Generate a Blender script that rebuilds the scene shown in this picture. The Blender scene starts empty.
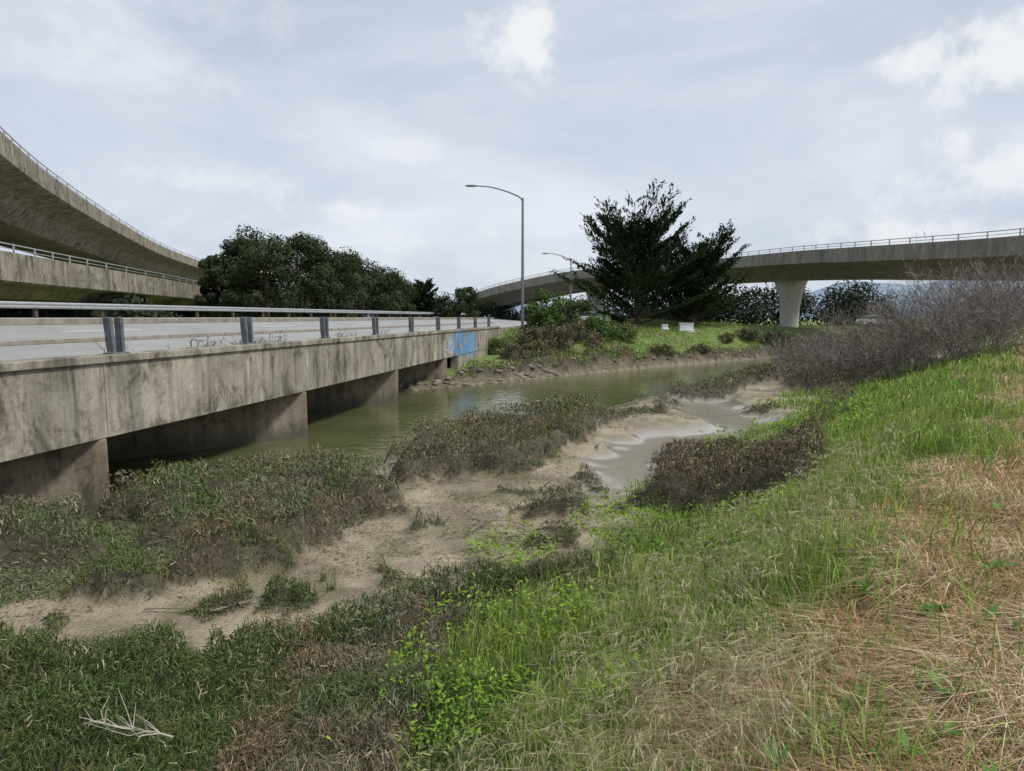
import bpy, bmesh, math, random
import numpy as np
from mathutils import Vector, Matrix
rng=np.random.default_rng(7); random.seed(7)
scene=bpy.context.scene
rad=math.radians
CAMZ=3.63
# ---------------------------------------------------------------- noise
_T=[np.random.default_rng(100+i).random((256,256)) for i in range(6)]
def vn(x,y,s=0):
    T=_T[s%6]; x=np.asarray(x,float)+s*17.3; y=np.asarray(y,float)+s*5.7
    xi=np.floor(x).astype(int); yi=np.floor(y).astype(int); fx=x-xi; fy=y-yi
    fx=fx*fx*(3-2*fx); fy=fy*fy*(3-2*fy)
    a=T[xi&255,yi&255]; b=T[(xi+1)&255,yi&255]; c=T[xi&255,(yi+1)&255]; d=T[(xi+1)&255,(yi+1)&255]
    return (a*(1-fx)+b*fx)*(1-fy)+(c*(1-fx)+d*fx)*fy
def fbm(x,y,s=0,o=3):
    r=0;a=.5;t=0
    for i in range(o):
        r=r+a*vn(x*2**i,y*2**i,s+i); t+=a; a*=.5
    return r/t
def dome(X,Y,cell):
    gx=np.floor(X/cell).astype(int); gy=np.floor(Y/cell).astype(int); D=np.full(X.shape,1e9)
    for i in (-1,0,1):
        for j in (-1,0,1):
            a=(gx+i)&255; b=(gy+j)&255
            cx=(gx+i+.15+.7*_T[0][a,b])*cell; cy=(gy+j+.15+.7*_T[1][a,b])*cell; rr=.55+.5*_T[2][a,b]
            D=np.minimum(D,((X-cx)**2+(Y-cy)**2)/(cell*rr)**2)
    return np.sqrt(np.clip(1-D,0,1))
def sm(t): 
    t=np.clip(t,0,1); return t*t*(3-2*t)
def pdist(X,Y,poly,closed=True):
    D=np.full(X.shape,1e9); n=len(poly)
    for i in range(n if closed else n-1):
        ax,ay=poly[i]; bx,by=poly[(i+1)%n]; dx=bx-ax; dy=by-ay
        t=np.clip(((X-ax)*dx+(Y-ay)*dy)/(dx*dx+dy*dy),0,1)
        D=np.minimum(D,(X-ax-t*dx)**2+(Y-ay-t*dy)**2)
    return np.sqrt(D)
def inside(X,Y,poly):
    r=np.zeros(X.shape,bool); n=len(poly)
    for i in range(n):
        ax,ay=poly[i]; bx,by=poly[(i+1)%n]
        if ay==by: continue
        r^=((ay>Y)!=(by>Y))&(X<(bx-ax)*(Y-ay)/(by-ay)+ax)
    return r
def sd(X,Y,poly):
    return np.where(inside(X,Y,poly),1,-1)*pdist(X,Y,poly)
# ---------------------------------------------------------------- site plan (metres)
NE=[(-200,-140),(-80,-45),(-30,-6),(-12,7.6),(-9,9.9),(-7.3,11.3),(-6.0,13.2),(-3.4,14.2),(-3.0,16.5),(-2.0,20.0),(.3,22.6),(3.7,25.4),(6.6,29.4),(10.5,35.2),(16.4,42),(21.8,50),(28,55),(40,61),(80,80),(300,150)]
FE=[(-200,-115),(-80,-24),(-30,12),(-12,26),(-5.5,31.3),(-1.7,34.3),(2.9,39),(8.9,44.9),(16.8,51.9),(24.7,58.2),(40,66),(80,85),(300,158)]
CH=NE+FE[::-1]
FAR=FE+[(300,900),(-300,900)]
TOE=[(-30,-200),(-20,-60),(-6,-10),(-2.2,0),(-1.4,3),(-.2,5.7),(1.1,7.8),(2.85,10.6),(5.6,14.8),(11.2,23.9),(17.8,32.6),(25.4,41.7),(45,52),(90,68),(300,130),(500,-200)]
def circ(x,y,r,sy=1): return [(x+r*math.cos(a),y+sy*r*math.sin(a)) for a in np.linspace(0,2*math.pi,9)[:-1]]
SH=[ # polygon, height
 ([(-13,4),(-10.5,8.2),(-8.3,10.4),(-6.6,12.6),(-4.6,13.6),(-2.7,13.0),(-2.0,10.8),(-2.4,8.9),(-3.8,7.9),(-5.6,6.8),(-8.5,5.5)],.62,'A'),
 ([(-2.9,15.4),(-2.1,18),(-1.5,19.7),(.6,20.9),(3,23.2),(5.0,24.0),(5.4,22.6),(3.4,20.2),(1.9,17.0),(.9,14.8),(-.6,12.9),(-2.2,13.1)],.64,'B'),
 (circ(.5,11.0,.85,.8),.42,'B'),(circ(1.5,13.2,.5),.28,'B'),(circ(4.5,15.6,1.3,.55),.26,'D'),(circ(8.2,28.6,1.3),.5,'D'),(circ(9.9,29.9,1.2),.5,'B'),
 (circ(-2.5,7.5,.45),.28,'F'),(circ(3.8,11.2,1.6),.62,'D'),
 ([(7.0,16.0),(10.0,19.3),(13.6,25.5),(12.8,28),(14,33),(19,40),(24,45),(24.8,40.5),(17.5,31.5),(11.6,23.0),(7.6,15.2)],.6,'D'),
 ([(-9,5.0),(-6,5.6),(-4.6,6.1),(-2.8,6.3),(-1.3,6.6),(-.3,7.3),(.5,8.3),(1.1,7.8),(-.2,5.7),(-1.4,3),(-2.2,0),(-8,-4),(-14,0)],.36,'F'),
 ([(10,32.0),(11.5,31),(14,34.5),(18,40.5),(22.5,47),(21,48.5),(16.5,41.5),(11.4,35)],.5,'B'),
 ([(-3.2,34.2),(-1.4,35.4),(3.0,39.9),(9,45.5),(9,48),(1.7,43),(-2.7,37.2)],.6,'E'),
 ([(9,45.6),(17,52.4),(25,58.6),(26,60.4),(25,60.6),(16.6,53.6),(8.6,46.6)],.42,'E'),
]
for a_ in [(-1.6,9.9,.3),(-.6,8.7,.28),(.6,9.4,.35),(1.9,11.8,.3),(-.2,11.9,.22),(6.2,25.4,.6),(5.8,28,.5),(-3.4,7.2,.3),(-5.0,6.4,.4),(9.3,23.3,.6),(2.2,10.6,.4),(-1.3,8.2,.22)]: SH.append((circ(*a_),.24,'B'))
POOL=[(1.7,11.8),(2.3,13.4),(2.9,15.3),(3.6,17.3),(5.0,18.6),(6.7,19.4),(7.9,21.0),(7.6,25.5),(8.6,29)]
BO=(-9.5,0.0); th=rad(9.6); bt=(math.sin(th),math.cos(th)); bn=(-math.cos(th),math.sin(th))
def bp(s,l,z): return (BO[0]+s*bt[0]+l*bn[0], BO[1]+s*bt[1]+l*bn[1], z)
HM=.5
def shrub(X,Y):
    h=np.zeros(X.shape); k=np.zeros(X.shape,int)
    nx=(fbm(X*.9,Y*.9,1)-.5)*1.5+(fbm(X*3.1,Y*3.1,0,2)-.5)*.6; ny=(fbm(X*.9,Y*.9,3)-.5)*1.5+(fbm(X*3.1,Y*3.1,2,2)-.5)*.6
    prof=(.14+1.02*dome(X,Y,.95)+.20*dome(X+7,Y+3,.42)+.22*(fbm(X*1.1,Y*1.1,2,2)-.35))
    gap=.10+.90*sm((fbm(X*.75+3,Y*.75,5,2)-.30)*6)
    for poly,ht,kind in SH:
        d=sd(X+nx,Y+ny,poly)
        hh=ht*sm((d+.02)/.30)*prof*(gap if kind in 'ABE' else 1)
        m=hh>h; h=np.where(m,hh,h); k=np.where(m,{'A':1,'B':2,'D':3,'F':4,'E':5}[kind],k)
    return h,k
def base(X,Y):
    dw=sd(X,Y,CH); far=inside(X,Y,FAR)&(dw<0); out=-dw
    z=np.where(dw>0,-np.minimum(.9,dw*.35),0)
    near=.05+.2*sm(out/3)+.12*(fbm(X*.5,Y*.5,0)-.5)+.09*(fbm(X*1.7,Y*1.7,4)-.5)+.045*(fbm(X*5,Y*5,1)-.5)
    wx=X+(fbm(X*.8,Y*.8,1)-.5)*1.2
    dp=pdist(wx,Y,POOL,False)
    pf=np.exp(-(dp/(.34+.048*Y))**4)*sm((Y-11.2)/2)
    flat=.018+.012*(fbm(X*.7,Y*.7,3)-.5)
    near=near*(1-pf)+flat*pf
    z=np.where((dw<=0)&~far,near,z)
    fz=.5*sm(out/.7)+1.75*sm((out-.3)/5.6)+.3*(fbm(X*.12,Y*.12,1)-.5)*sm(out/8)+.25*(fbm(X*1.1,Y*1.1,3)-.5)*sm(out/.5)*(1-sm((out-6)/4))
    fz=fz+.9*np.exp(-(((X-14)/15)**2+((Y-68)/9)**2))*sm(out/10)
    s=(X-BO[0])*bt[0]+(Y-BO[1])*bt[1]; l=(X-BO[0])*bn[0]+(Y-BO[1])*bn[1]
    fac=np.maximum(sm((s-47)/6),sm((-l-3.0)/4)); fz=fz*(.40+.60*fac)
    emb=sm((l+7)/6.0)*sm((s-49)/7)
    fz=np.maximum(fz,fz*(1-emb)+2.6*emb)
    fz=np.where((l>-.3)&(l<19),np.minimum(fz,2.3),fz)
    fz=np.where(l>20,fz+.7*sm((l-20)/5)*sm(out/12),fz)
    z=np.where(far,fz,z)
    dt=sd(X,Y,TOE); w=np.clip(3+.13*Y,3,6)
    z=np.where(far|(dw>0),z,z+.15*sm((dt+1.5)/1.5)*(1-pf)+1.62*sm(dt/w)+.14*sm(dt/w)*(fbm(X*.7,Y*.7,2)-.5))
    return z,dw,far,dt/w,pf,out
def H(X,Y):
    X=np.asarray(X,float);Y=np.asarray(Y,float)
    return base(X,Y)[0]+shrub(X,Y)[0]*HM
# ---------------------------------------------------------------- mesh helpers
def mesh_np(name,V,loops,starts,mats,col=None,parent=None,smooth=False,matidx=None):
    me=bpy.data.meshes.new(name); V=np.ascontiguousarray(V,np.float32)
    me.vertices.add(len(V)); me.vertices.foreach_set('co',V.ravel())
    me.loops.add(len(loops)); me.loops.foreach_set('vertex_index',np.ascontiguousarray(loops,np.int32))
    me.polygons.add(len(starts)); me.polygons.foreach_set('loop_start',np.ascontiguousarray(starts,np.int32))
    if smooth: me.polygons.foreach_set('use_smooth',np.ones(len(starts),bool))
    me.update(calc_edges=True)
    if col is not None:
        a=me.color_attributes.new('Col','FLOAT_COLOR','POINT')
        c=np.ones((len(V),4),np.float32); c[:,:col.shape[1]]=col; a.data.foreach_set('color',c.ravel())
    for m in (mats if isinstance(mats,list) else [mats]): me.materials.append(m)
    ob=bpy.data.objects.new(name,me); scene.collection.objects.link(ob)
    if parent: setp(ob,parent)
    return ob
def setp(ob,p):
    ob.parent=p; ob.matrix_parent_inverse=Matrix.Translation(p.location).inverted()
def empty(name,loc):
    e=bpy.data.objects.new(name,None); e.location=loc; e.empty_display_size=.5; scene.collection.objects.link(e); return e
class MB:
    "accumulates polygons"
    def __init__(s): s.v=[];s.f=[];s.m=[]
    def add(s,vs,fs,m=0):
        b=len(s.v); s.v+= [tuple(v) for v in vs]; s.f+=[tuple(i+b for i in f) for f in fs]; s.m+=[m]*len(fs)
    def box(s,c,sz,R=None,m=0,taper=1.0):
        x,y,z=[a/2 for a in sz]
        vs=[Vector((sx*x*(taper if k else 1),sy*y*(taper if k else 1),(1 if k else -1)*z)) for k in (0,1) for sx,sy in ((-1,-1),(1,-1),(1,1),(-1,1))]
        if R is not None: vs=[R@v for v in vs]
        vs=[(v.x+c[0],v.y+c[1],v.z+c[2]) for v in vs]
        s.add(vs,[(3,2,1,0),(4,5,6,7),(0,1,5,4),(1,2,6,5),(2,3,7,6),(3,0,4,7)],m)
    def tube(s,pts,rs,n=8,m=0,cap=True):
        pts=[Vector(p) for p in pts]; vs=[];fs=[]
        for i,p in enumerate(pts):
            t=(pts[min(i+1,len(pts)-1)]-pts[max(i-1,0)]).normalized()
            a=Vector((1,0,0)) if abs(t.x)<.8 else Vector((0,1,0))
            u=t.cross(a).normalized(); w=t.cross(u)
            for k in range(n):
                an=2*math.pi*k/n; vs.append(p+(u*math.cos(an)+w*math.sin(an))*rs[i])
        for i in range(len(pts)-1):
            for k in range(n): fs.append((i*n+k,i*n+(k+1)%n,(i+1)*n+(k+1)%n,(i+1)*n+k))
        if cap: fs.append(tuple(range(n))[::-1]); fs.append(tuple((len(pts)-1)*n+k for k in range(n)))
        s.add(vs,fs,m)
    def sweep(s,path,sec,m=0,caps=True):
        P=[Vector(p) for p in path]; n=len(sec); vs=[];fs=[]
        for i,p in enumerate(P):
            t=P[min(i+1,len(P)-1)]-P[max(i-1,0)]; t.z=0; t.normalize(); nn=Vector((-t.y,t.x,0))
            for l,z in sec: vs.append(p+nn*l+Vector((0,0,z)))
        for i in range(len(P)-1):
            for k in range(n): fs.append((i*n+k,i*n+(k+1)%n,(i+1)*n+(k+1)%n,(i+1)*n+k))
        if caps: fs.append(tuple(range(n))); fs.append(tuple((len(P)-1)*n+k for k in range(n))[::-1])
        s.add(vs,fs,m)
    def obj(s,name,mats,parent=None,bevel=0,smooth=False):
        me=bpy.data.meshes.new(name); me.from_pydata(s.v,[],s.f); me.polygons.foreach_set('material_index',s.m)
        for m in (mats if isinstance(mats,list) else [mats]): me.materials.append(m)
        bm=bmesh.new(); bm.from_mesh(me); bmesh.ops.recalc_face_normals(bm,faces=bm.faces); bm.to_mesh(me); bm.free()
        if smooth:
            me.polygons.foreach_set('use_smooth',np.ones(len(me.polygons),bool))
        ob=bpy.data.objects.new(name,me); scene.collection.objects.link(ob)
        if smooth:
            try: me.set_sharp_from_angle(angle=rad(40))
            except Exception: pass
        if bevel:
            b=ob.modifiers.new('b','BEVEL'); b.width=bevel; b.segments=2; b.limit_method='ANGLE'
        if parent: setp(ob,parent)
        return ob
def catmull(P,n=8):
    P=[Vector(p) for p in P]; out=[]
    Q=[P[0]*2-P[1]]+P+[P[-1]*2-P[-2]]
    for i in range(1,len(Q)-2):
        for k in range(n):
            t=k/n; a,b,c,d=Q[i-1:i+3]
            out.append(.5*((2*b)+(c-a)*t+(2*a-5*b+4*c-d)*t*t+(3*b-a-3*c+d)*t**3))
    out.append(P[-1]); return out
def blades(name,P,h,w,az,lb,lean,col,mat,tipcol=None,parent=None):
    n=len(P); up=np.array([0,0,1.]); S=np.c_[np.cos(az),np.sin(az),np.zeros(n)]*(w/2)[:,None]
    L=np.c_[np.cos(lb),np.sin(lb),np.zeros(n)]
    mid=P+up*(h*.6)[:,None]+L*(lean*h*.28)[:,None]
    tip=P+up*(h*(1-.45*np.minimum(lean,1.4)))[:,None]+L*(lean*h*.95)[:,None]
    V=np.stack([P-S,P+S,mid-S*.8,mid+S*.8,tip],1).reshape(-1,3)
    b=(np.arange(n)*5)[:,None]; loops=(b+np.array([0,1,3,2,2,3,4])).ravel()
    st=((np.arange(n)*7)[:,None]+np.array([0,4])).ravel()
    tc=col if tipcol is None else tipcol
    C=np.stack([col*.85,col*.85,col,col,tc],1).reshape(-1,3)  # blade bases darkened in the colour, a mild painted occlusion at the root
    return mesh_np(name,V,loops,st,mat,C,parent)
def leaves(name,C,A,B,L,W,col,mat,parent=None):
    n=len(C)
    V=np.stack([C-A*L[:,None]/2,C+B*W[:,None]/2,C+A*L[:,None]/2,C-B*W[:,None]/2],1).reshape(-1,3)
    return mesh_np(name,V,np.arange(4*n),np.arange(n)*4,mat,np.repeat(col,4,0),parent)
def nrm(v): return v/np.maximum(np.linalg.norm(v,axis=1),1e-9)[:,None]
def rvec(n): return nrm(rng.normal(size=(n,3)))
def ribbons(name,A,B,wa,wb,col,mat,parent=None):
    n=len(A); S=nrm(np.cross(B-A,rvec(n)))
    V=np.stack([A-S*wa[:,None]/2,A+S*wa[:,None]/2,B+S*wb[:,None]/2,B-S*wb[:,None]/2],1).reshape(-1,3)
    return mesh_np(name,V,np.arange(4*n),np.arange(n)*4,mat,np.repeat(col,4,0),parent)
# ---------------------------------------------------------------- materials
def newmat(name):
    m=bpy.data.materials.new(name); m.use_nodes=True; nt=m.node_tree; nt.nodes.clear()
    return m,nt,nt.nodes,nt.links
def N(nt,t,**k):
    n=nt.nodes.new(t)
    for a,b in k.items(): setattr(n,a,b)
    return n
def veg(name,trans=.3,rough=.75,spec=.2):
    m,nt,ns,lk=newmat(name); o=N(nt,'ShaderNodeOutputMaterial'); at=N(nt,'ShaderNodeAttribute',attribute_name='Col')
    if spec>0:
        p=N(nt,'ShaderNodeBsdfPrincipled'); p.inputs['Roughness'].default_value=rough; p.inputs['Specular IOR Level'].default_value=spec
        lk.new(at.outputs['Color'],p.inputs['Base Color'])
    else:
        p=N(nt,'ShaderNodeBsdfDiffuse'); lk.new(at.outputs['Color'],p.inputs['Color'])
    if trans>0:
        t=N(nt,'ShaderNodeBsdfTranslucent'); mx=N(nt,'ShaderNodeMixShader'); mx.inputs[0].default_value=trans; lk.new(at.outputs['Color'],t.inputs['Color'])
        lk.new(p.outputs[0],mx.inputs[1]); lk.new(t.outputs[0],mx.inputs[2]); lk.new(mx.outputs[0],o.inputs[0])
    else: lk.new(p.outputs[0],o.inputs[0])
    return m
def ramp(nt,stops):
    r=N(nt,'ShaderNodeValToRGB'); e=r.color_ramp.elements
    while len(e)<len(stops): e.new(.5)
    for el,(p,c) in zip(e,stops): el.position=p; el.color=(*c,1) if len(c)==3 else c
    return r
def concrete(name,c1,c2,streak=.5,paint=None,rough=.85,bump=.25,band=None,blotch=False):
    m,nt,ns,lk=newmat(name); o=N(nt,'ShaderNodeOutputMaterial'); p=N(nt,'ShaderNodeBsdfPrincipled'); p.inputs['Roughness'].default_value=rough
    tc=N(nt,'ShaderNodeTexCoord')
    n1=N(nt,'ShaderNodeTexNoise'); n1.inputs['Scale'].default_value=.6; n1.inputs['Detail'].default_value=6; n1.inputs['Roughness'].default_value=.65
    lk.new(tc.outputs['Object'],n1.inputs['Vector'])
    r1=ramp(nt,[(.3,c1),(.7,c2)]); lk.new(n1.outputs['Fac'],r1.inputs[0])
    mp=N(nt,'ShaderNodeMapping'); mp.inputs['Scale'].default_value=(2.2,2.2,.22); lk.new(tc.outputs['Object'],mp.inputs[0])
    n2=N(nt,'ShaderNodeTexNoise'); n2.inputs['Scale'].default_value=1.3; n2.inputs['Detail'].default_value=6; n2.inputs['Roughness'].default_value=.68; lk.new(mp.outputs[0],n2.inputs[0])
    r2=ramp(nt,[(.32,(.22,.21,.19)),(.45,(.72,.71,.68)),(.62,(1.18,1.17,1.14))]); lk.new(n2.outputs['Fac'],r2.inputs[0])
    mx=N(nt,'ShaderNodeMix',data_type='RGBA',blend_type='MULTIPLY'); mx.inputs[0].default_value=streak
    lk.new(r1.outputs[0],mx.inputs[6]); lk.new(r2.outputs[0],mx.inputs[7]); out=mx.outputs[2]
    n3=N(nt,'ShaderNodeTexNoise'); n3.inputs['Scale'].default_value=14; n3.inputs['Detail'].default_value=4; lk.new(tc.outputs['Object'],n3.inputs['Vector'])
    r3=ramp(nt,[(.3,(.72,.72,.7)),(.65,(1.1,1.1,1.1))]); lk.new(n3.outputs['Fac'],r3.inputs[0])
    m3=N(nt,'ShaderNodeMix',data_type='RGBA',blend_type='MULTIPLY'); m3.inputs[0].default_value=.6
    lk.new(out,m3.inputs[6]); lk.new(r3.outputs[0],m3.inputs[7]); out=m3.outputs[2]
    if blotch: # irregular dark weathering and pale efflorescence
        n5=N(nt,'ShaderNodeTexNoise'); n5.inputs['Scale'].default_value=1.5; n5.inputs['Detail'].default_value=7; n5.inputs['Roughness'].default_value=.75; n5.inputs['Distortion'].default_value=.6
        mp5=N(nt,'ShaderNodeMapping'); mp5.inputs['Scale'].default_value=(1,1,.7); mp5.inputs['Location'].default_value=(4,2,1); lk.new(tc.outputs['Object'],mp5.inputs[0]); lk.new(mp5.outputs[0],n5.inputs['Vector'])
        r5=ramp(nt,[(.38,(.32,.30,.26)),(.49,(.90,.89,.86)),(.60,(1.0,1.0,1.0)),(.70,(1.45,1.44,1.42))]); lk.new(n5.outputs['Fac'],r5.inputs[0])
        m5=N(nt,'ShaderNodeMix',data_type='RGBA',blend_type='MULTIPLY'); m5.inputs[0].default_value=.9; lk.new(out,m5.inputs[6]); lk.new(r5.outputs[0],m5.inputs[7]); out=m5.outputs[2]
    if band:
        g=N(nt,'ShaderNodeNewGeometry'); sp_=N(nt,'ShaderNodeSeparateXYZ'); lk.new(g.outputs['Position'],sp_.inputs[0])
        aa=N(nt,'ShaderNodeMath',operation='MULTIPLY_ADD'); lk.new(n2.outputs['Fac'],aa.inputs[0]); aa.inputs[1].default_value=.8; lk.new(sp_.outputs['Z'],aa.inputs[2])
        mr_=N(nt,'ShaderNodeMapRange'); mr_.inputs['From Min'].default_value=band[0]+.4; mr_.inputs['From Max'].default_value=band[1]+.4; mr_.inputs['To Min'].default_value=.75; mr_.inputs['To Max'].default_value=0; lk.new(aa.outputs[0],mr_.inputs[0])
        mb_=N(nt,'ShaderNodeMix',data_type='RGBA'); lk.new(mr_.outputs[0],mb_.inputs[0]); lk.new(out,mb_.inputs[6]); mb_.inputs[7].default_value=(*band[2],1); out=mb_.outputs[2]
    if paint:
        geo=N(nt,'ShaderNodeNewGeometry')
        for (cx,cy,cz),(rx,rz),col,sc,amt in paint:
            v=N(nt,'ShaderNodeVectorMath',operation='SUBTRACT'); v.inputs[1].default_value=(cx,cy,cz); lk.new(geo.outputs['Position'],v.inputs[0])
            v2=N(nt,'ShaderNodeVectorMath',operation='MULTIPLY'); v2.inputs[1].default_value=(1/rx,1/rx,1/rz); lk.new(v.outputs[0],v2.inputs[0])
            ln=N(nt,'ShaderNodeVectorMath',operation='LENGTH'); lk.new(v2.outputs[0],ln.inputs[0])
            w=N(nt,'ShaderNodeTexNoise'); w.inputs['Scale'].default_value=sc; w.inputs['Detail'].default_value=1.5; w.inputs['Distortion'].default_value=1.2; lk.new(geo.outputs['Position'],w.inputs['Vector'])
            a=N(nt,'ShaderNodeMath',operation='SUBTRACT'); lk.new(w.outputs['Fac'],a.inputs[0]); a.inputs[1].default_value=.5
            ab=N(nt,'ShaderNodeMath',operation='ABSOLUTE'); lk.new(a.outputs[0],ab.inputs[0])
            r=N(nt,'ShaderNodeMapRange'); r.inputs['From Min'].default_value=.05; r.inputs['From Max'].default_value=.085; r.inputs['To Min'].default_value=amt; r.inputs['To Max'].default_value=0; lk.new(ab.outputs[0],r.inputs[0])
            r2_=N(nt,'ShaderNodeMapRange'); r2_.inputs['From Min'].default_value=.75; r2_.inputs['From Max'].default_value=1.05; r2_.inputs['To Min'].default_value=1; r2_.inputs['To Max'].default_value=0; lk.new(ln.outputs['Value'],r2_.inputs[0])
            mu=N(nt,'ShaderNodeMath',operation='MULTIPLY'); lk.new(r.outputs[0],mu.inputs[0]); lk.new(r2_.outputs[0],mu.inputs[1])
            mm=N(nt,'ShaderNodeMix',data_type='RGBA'); lk.new(mu.outputs[0],mm.inputs[0]); lk.new(out,mm.inputs[6]); mm.inputs[7].default_value=(*col,1); out=mm.outputs[2]
    lk.new(out,p.inputs['Base Color'])
    b=N(nt,'ShaderNodeBump'); b.inputs['Strength'].default_value=bump; b.inputs['Distance'].default_value=.02; lk.new(n3.outputs['Fac'],b.inputs['Height']); lk.new(b.outputs[0],p.inputs['Normal'])
    lk.new(p.outputs[0],o.inputs[0]); return m
def simple(name,col,rough=.6,metal=0,var=.15,scale=5):
    m,nt,ns,lk=newmat(name); o=N(nt,'ShaderNodeOutputMaterial'); p=N(nt,'ShaderNodeBsdfPrincipled'); p.inputs['Roughness'].default_value=rough; p.inputs['Metallic'].default_value=metal
    tc=N(nt,'ShaderNodeTexCoord'); n=N(nt,'ShaderNodeTexNoise'); n.inputs['Scale'].default_value=scale; n.inputs['Detail'].default_value=4; lk.new(tc.outputs['Object'],n.inputs['Vector'])
    r=ramp(nt,[(.3,tuple(c*(1-var) for c in col)),(.7,tuple(min(1,c*(1+var)) for c in col))]); lk.new(n.outputs['Fac'],r.inputs[0]); lk.new(r.outputs[0],p.inputs['Base Color']); lk.new(p.outputs[0],o.inputs[0]); return m
g1=bp(38.5,0,2.1); g2=bp(41.5,0,1.9); g3=bp(36,0,1.9)
M_fascia=concrete('concrete_stained',(.24,.22,.18),(.46,.425,.365),.9,paint=[(g1,(2.4,.85),(.04,.25,.62),1.3,.95),(g2,(1.8,.9),(.06,.33,.70),1.8,.95),(g3,(1.3,.6),(.5,.55,.6),2.4,.7)],blotch=True)
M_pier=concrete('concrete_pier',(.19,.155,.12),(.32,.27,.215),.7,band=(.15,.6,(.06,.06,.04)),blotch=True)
M_fly=concrete('concrete_overpass',(.20,.19,.165),(.30,.285,.25),.6)
M_flyL=concrete('concrete_ramp',(.24,.215,.17),(.40,.365,.30),.85,blotch=True)
M_pil=concrete('concrete_pillar',(.45,.45,.44),(.58,.58,.57),.25)
M_steel=simple('galvanised_steel',(.42,.43,.44),.5,.4)
M_post=simple('weathered_post',(.15,.17,.19),.7,.2,.35)
M_rail=simple('weathered_rail',(.32,.28,.23),.6,.1,.3)
M_asph=concrete('asphalt',(.26,.26,.255),(.36,.36,.35),.1,rough=.9,bump=.4)
M_line=simple('road_paint',(.7,.7,.68),.7,0,.2)
M_veg=veg('foliage',.3); M_dry=veg('dry_grass',.2,.8,0); M_twig=veg('twigs',.0,.85,0); M_tree=veg('tree_foliage',0.,.7,0)
M_bark=simple('bark',(.09,.07,.055),.9,0,.4,3)
M_rock=simple('rock',(.20,.17,.135),.9,0,.45,2.5)
M_lamp=simple('lamp_steel',(.20,.21,.22),.5,.4)
# ground
m,nt,ns,lk=newmat('ground'); M_ground=m
o=N(nt,'ShaderNodeOutputMaterial'); p=N(nt,'ShaderNodeBsdfPrincipled'); at=N(nt,'ShaderNodeAttribute',attribute_name='Col'); geo=N(nt,'ShaderNodeNewGeometry')
n1=N(nt,'ShaderNodeTexNoise'); n1.inputs['Scale'].default_value=1.1; n1.inputs['Detail'].default_value=6; n1.inputs['Roughness'].default_value=.7; lk.new(geo.outputs['Position'],n1.inputs['Vector'])
n2=N(nt,'ShaderNodeTexNoise'); n2.inputs['Scale'].default_value=22; n2.inputs['Detail'].default_value=4; n2.inputs['Roughness'].default_value=.7; lk.new(geo.outputs['Position'],n2.inputs['Vector'])
r1=ramp(nt,[(.3,(.58,.56,.52)),(.6,(1.12,1.12,1.12))]); lk.new(n1.outputs['Fac'],r1.inputs[0])
r2=ramp(nt,[(.3,(.55,.52,.47)),(.55,(1.08,1.08,1.08))]); lk.new(n2.outputs['Fac'],r2.inputs[0])
a=N(nt,'ShaderNodeMix',data_type='RGBA',blend_type='MULTIPLY'); lk.new(at.outputs['Color'],a.inputs[6]); lk.new(r1.outputs[0],a.inputs[7])
b=N(nt,'ShaderNodeMix',data_type='RGBA',blend_type='MULTIPLY'); lk.new(a.outputs[2],b.inputs[6]); lk.new(r2.outputs[0],b.inputs[7])
fa=N(nt,'ShaderNodeMapRange'); fa.inputs['To Min'].default_value=.25; fa.inputs['To Max'].default_value=.85; lk.new(at.outputs['Alpha'],fa.inputs[0]); lk.new(fa.outputs[0],a.inputs[0]); lk.new(fa.outputs[0],b.inputs[0])
lk.new(b.outputs[2],p.inputs['Base Color'])
mr=N(nt,'ShaderNodeMapRange'); mr.inputs['To Min'].default_value=.05; mr.inputs['To Max'].default_value=.85; lk.new(at.outputs['Alpha'],mr.inputs[0]); lk.new(mr.outputs[0],p.inputs['Roughness'])
ad=N(nt,'ShaderNodeMath',operation='ADD'); lk.new(n1.outputs['Fac'],ad.inputs[0]); lk.new(n2.outputs['Fac'],ad.inputs[1])
bu=N(nt,'ShaderNodeBump'); bu.inputs['Distance'].default_value=.06; lk.new(ad.outputs[0],bu.inputs['Height']); lk.new(bu.outputs[0],p.inputs['Normal'])
ms=N(nt,'ShaderNodeMapRange'); ms.inputs['To Min'].default_value=.012; ms.inputs['To Max'].default_value=.85; lk.new(at.outputs['Alpha'],ms.inputs[0]); lk.new(ms.outputs[0],bu.inputs['Strength'])
lk.new(p.outputs[0],o.inputs[0])
# water
m,nt,ns,lk=newmat('creek_water'); M_water=m
o=N(nt,'ShaderNodeOutputMaterial'); p=N(nt,'ShaderNodeBsdfPrincipled'); p.inputs['Roughness'].default_value=.04; p.inputs['IOR'].default_value=1.45
geo=N(nt,'ShaderNodeNewGeometry'); n1=N(nt,'ShaderNodeTexNoise'); n1.inputs['Scale'].default_value=2.4; n1.inputs['Detail'].default_value=3; lk.new(geo.outputs['Position'],n1.inputs['Vector'])
bu=N(nt,'ShaderNodeBump'); bu.inputs['Strength'].default_value=.38; bu.inputs['Distance'].default_value=.07; lk.new(n1.outputs['Fac'],bu.inputs['Height']); lk.new(bu.outputs[0],p.inputs['Normal'])
n2=N(nt,'ShaderNodeTexNoise'); n2.inputs['Scale'].default_value=.35; lk.new(geo.outputs['Position'],n2.inputs['Vector']); r=ramp(nt,[(.35,(.080,.090,.036)),(.65,(.112,.120,.052))]); lk.new(n2.outputs['Fac'],r.inputs[0]); lk.new(r.outputs[0],p.inputs['Base Color'])
lk.new(p.outputs[0],o.inputs[0])
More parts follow.
